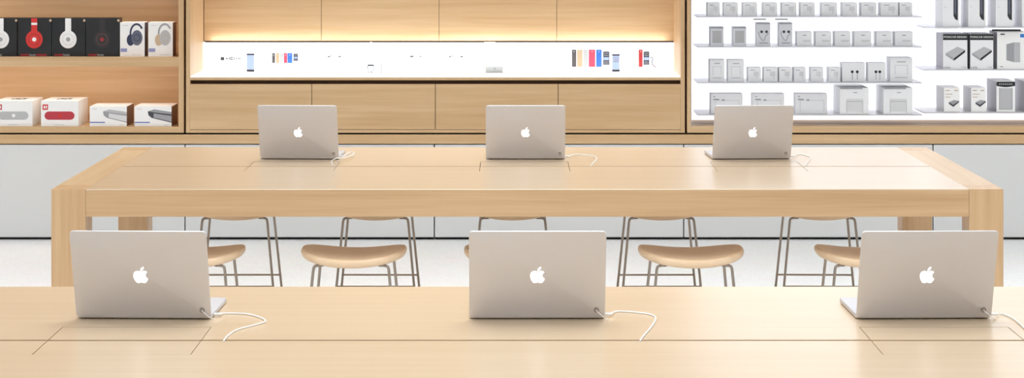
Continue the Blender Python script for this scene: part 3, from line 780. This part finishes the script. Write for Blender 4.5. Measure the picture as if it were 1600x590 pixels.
# ------------------------------------------------------------------ stools
def make_stool():
    t = thing('counter_stool', (0, 0, 0), 'x', 'stool', 'oak seated counter stools')
    # dished seat
    nr, na = 10, 48; hw, hd = .2065, .178; th = .031
    def plan(a, r):
        n = 2.6
        ca, sa = math.cos(a), math.sin(a)
        k = (abs(ca)**n + abs(sa)**n) ** (-1/n)
        return hw*r*k*ca, hd*r*k*sa
    def zt(x, y, r): return .641 + .027*(abs(x)/hw)**2.0 - .004*(y/hd)**2
    mb = MB(); rings = []
    for r in (.04, .2, .4, .6, .75, .88, .95):
        rings.append([(*plan(2*PI*k/na, r), zt(*plan(2*PI*k/na, r), r)) for k in range(na)])
    for q in range(1, 8):            # rounded rim
        a = PI*q/8; rr = .95 + .05*math.sin(a); ring_ = []
        for k in range(na):
            x, y = plan(2*PI*k/na, rr); ring_.append((x, y, zt(x, y, 1) - th/2*(1-math.cos(a))))
        rings.append(ring_)
    for r in (.95, .85, .7, .5, .3, .1):
        rings.append([(*plan(2*PI*k/na, r), zt(*plan(2*PI*k/na, r), r)-th) for k in range(na)])
    mb.ringstack(rings).build('seat', M['seat'], t, smooth=True)
    zl = .607; rt = .0056
    for sx in (-1, 1):
        for sy in (-1, 1):
            x, y = .146*sx, .142*sy
            xb, yb = x + .058*sx, y + .04*sy
            top = [(x-.040*sx, y*.90, zl+.006), (x-.016*sx, y*.94, zl+.005), (x-.004*sx, y*.97, zl+.001), (x, y*.985, zl-.012)]
            leg = [(x + (xb-x)*k/6, y + (yb-y)*k/6, (zl-.014)*(1-k/6)+.003*k/6) for k in range(1, 7)]
            MB().tube(smooth_path(top, 4) + leg, rt, 10).build('leg', M['steel'], t, smooth=True)
            MB().tube([(x-.036*sx, y*.90, zl+.004), (x-.036*sx, y*.90, zl+.014)], .011, 12).build('mounting_pad', M['rubber'], t)
            MB().cyl((xb, yb, 0), (0, 0, 1), .008, .006, 12).build('glide', M['rubber'], t)
    zf = .31; k = 1 - zf/zl
    for sy in (-1, 1):
        x, y = .146 + .058*k, (.142 + .04*k)*sy
        MB().tube([(-x, y, zf), (x, y, zf)], .0045, 8).build('footrest', M['steel'], t, smooth=True)
    for o in list(t.children):
        if '_b' in o: del o['_b']
    return t
st0 = make_stool()
sl = [(-1.256, 8.425, 'stool on the near side of the far table, half hidden by the near left laptop'),
      (-.620, 8.425, 'stool with its whole oak seat in view, left of the middle near laptop'),
      (.018, 8.425, 'stool almost wholly hidden behind the near middle laptop'),
      (.702, 8.425, 'stool with its whole oak seat in view, right of the middle near laptop'),
      (1.397, 8.425, 'stool with seat cut off by the near right laptop'),
      (-1.244, 9.75, 'far side stool, leftmost, only legs and seat underside showing'),
      (-.610, 9.75, 'far side stool with legs behind the left full seat'),
      (.003, 9.75, 'far side stool whose legs rise behind the near middle laptop'),
      (.669, 9.75, 'far side stool with legs behind the right full seat'),
      (1.395, 9.75, 'far side stool, rightmost, legs beside the near right laptop')]
for i, (x, y, lb) in enumerate(sl):
    o = st0 if i == 0 else copy_tree(st0)
    o.location = (x, y, 0); o['label'] = lb
    o.rotation_euler.z = math.radians([0, -.8, 0, 1.2, -1, .5, -.5, 0, .6, -1.5][i])

for o in bpy.data.objects:
    if '_b' in o: del o['_b']

# ------------------------------------------------------------------ light
def area(name, loc, sx, sy, power, col=(1, 1, 1), rot=(0, 0, 0)):
    l = bpy.data.lights.new(name, 'AREA'); l.shape = 'RECTANGLE'; l.size = sx; l.size_y = sy
    l.energy = power; l.color = col
    o = bpy.data.objects.new(name, l); COL.objects.link(o); o.location = loc; o.rotation_euler = rot
    return o
for x in (-4.0, 0.0, 4.0):
    for y in (-1.5, 2.5, 6.5, 10.5):
        area('ceiling_lamp', (x, y, ZC-.03), 2.6, 2.6, 45, (.915, .965, 1.0)).data.spread = math.radians(105)
w = bpy.data.worlds.new('world'); SC.world = w; w.use_nodes = True
w.node_tree.nodes['Background'].inputs[0].default_value = (1, 1, 1, 1)
w.node_tree.nodes['Background'].inputs[1].default_value = .3

# ------------------------------------------------------------------ camera
cam = bpy.data.cameras.new('camera'); co = bpy.data.objects.new('camera', cam); COL.objects.link(co)
co.location = (0, 0, CZ); co.rotation_euler = (PI/2, 0, 0)
cam.sensor_width = 36; cam.sensor_fit = 'HORIZONTAL'; cam.lens = F*36/1600
cam.shift_y = -417/1600
cam.clip_end = 60
SC.camera = co
SC.view_settings.view_transform = 'Standard'; SC.view_settings.look = 'None'
SC.view_settings.gamma = 1; SC.view_settings.use_curve_mapping = False
SC.view_settings.exposure = 0.0
SC.cycles.use_denoising = True
SC.cycles.max_bounces = 10; SC.cycles.diffuse_bounces = 6
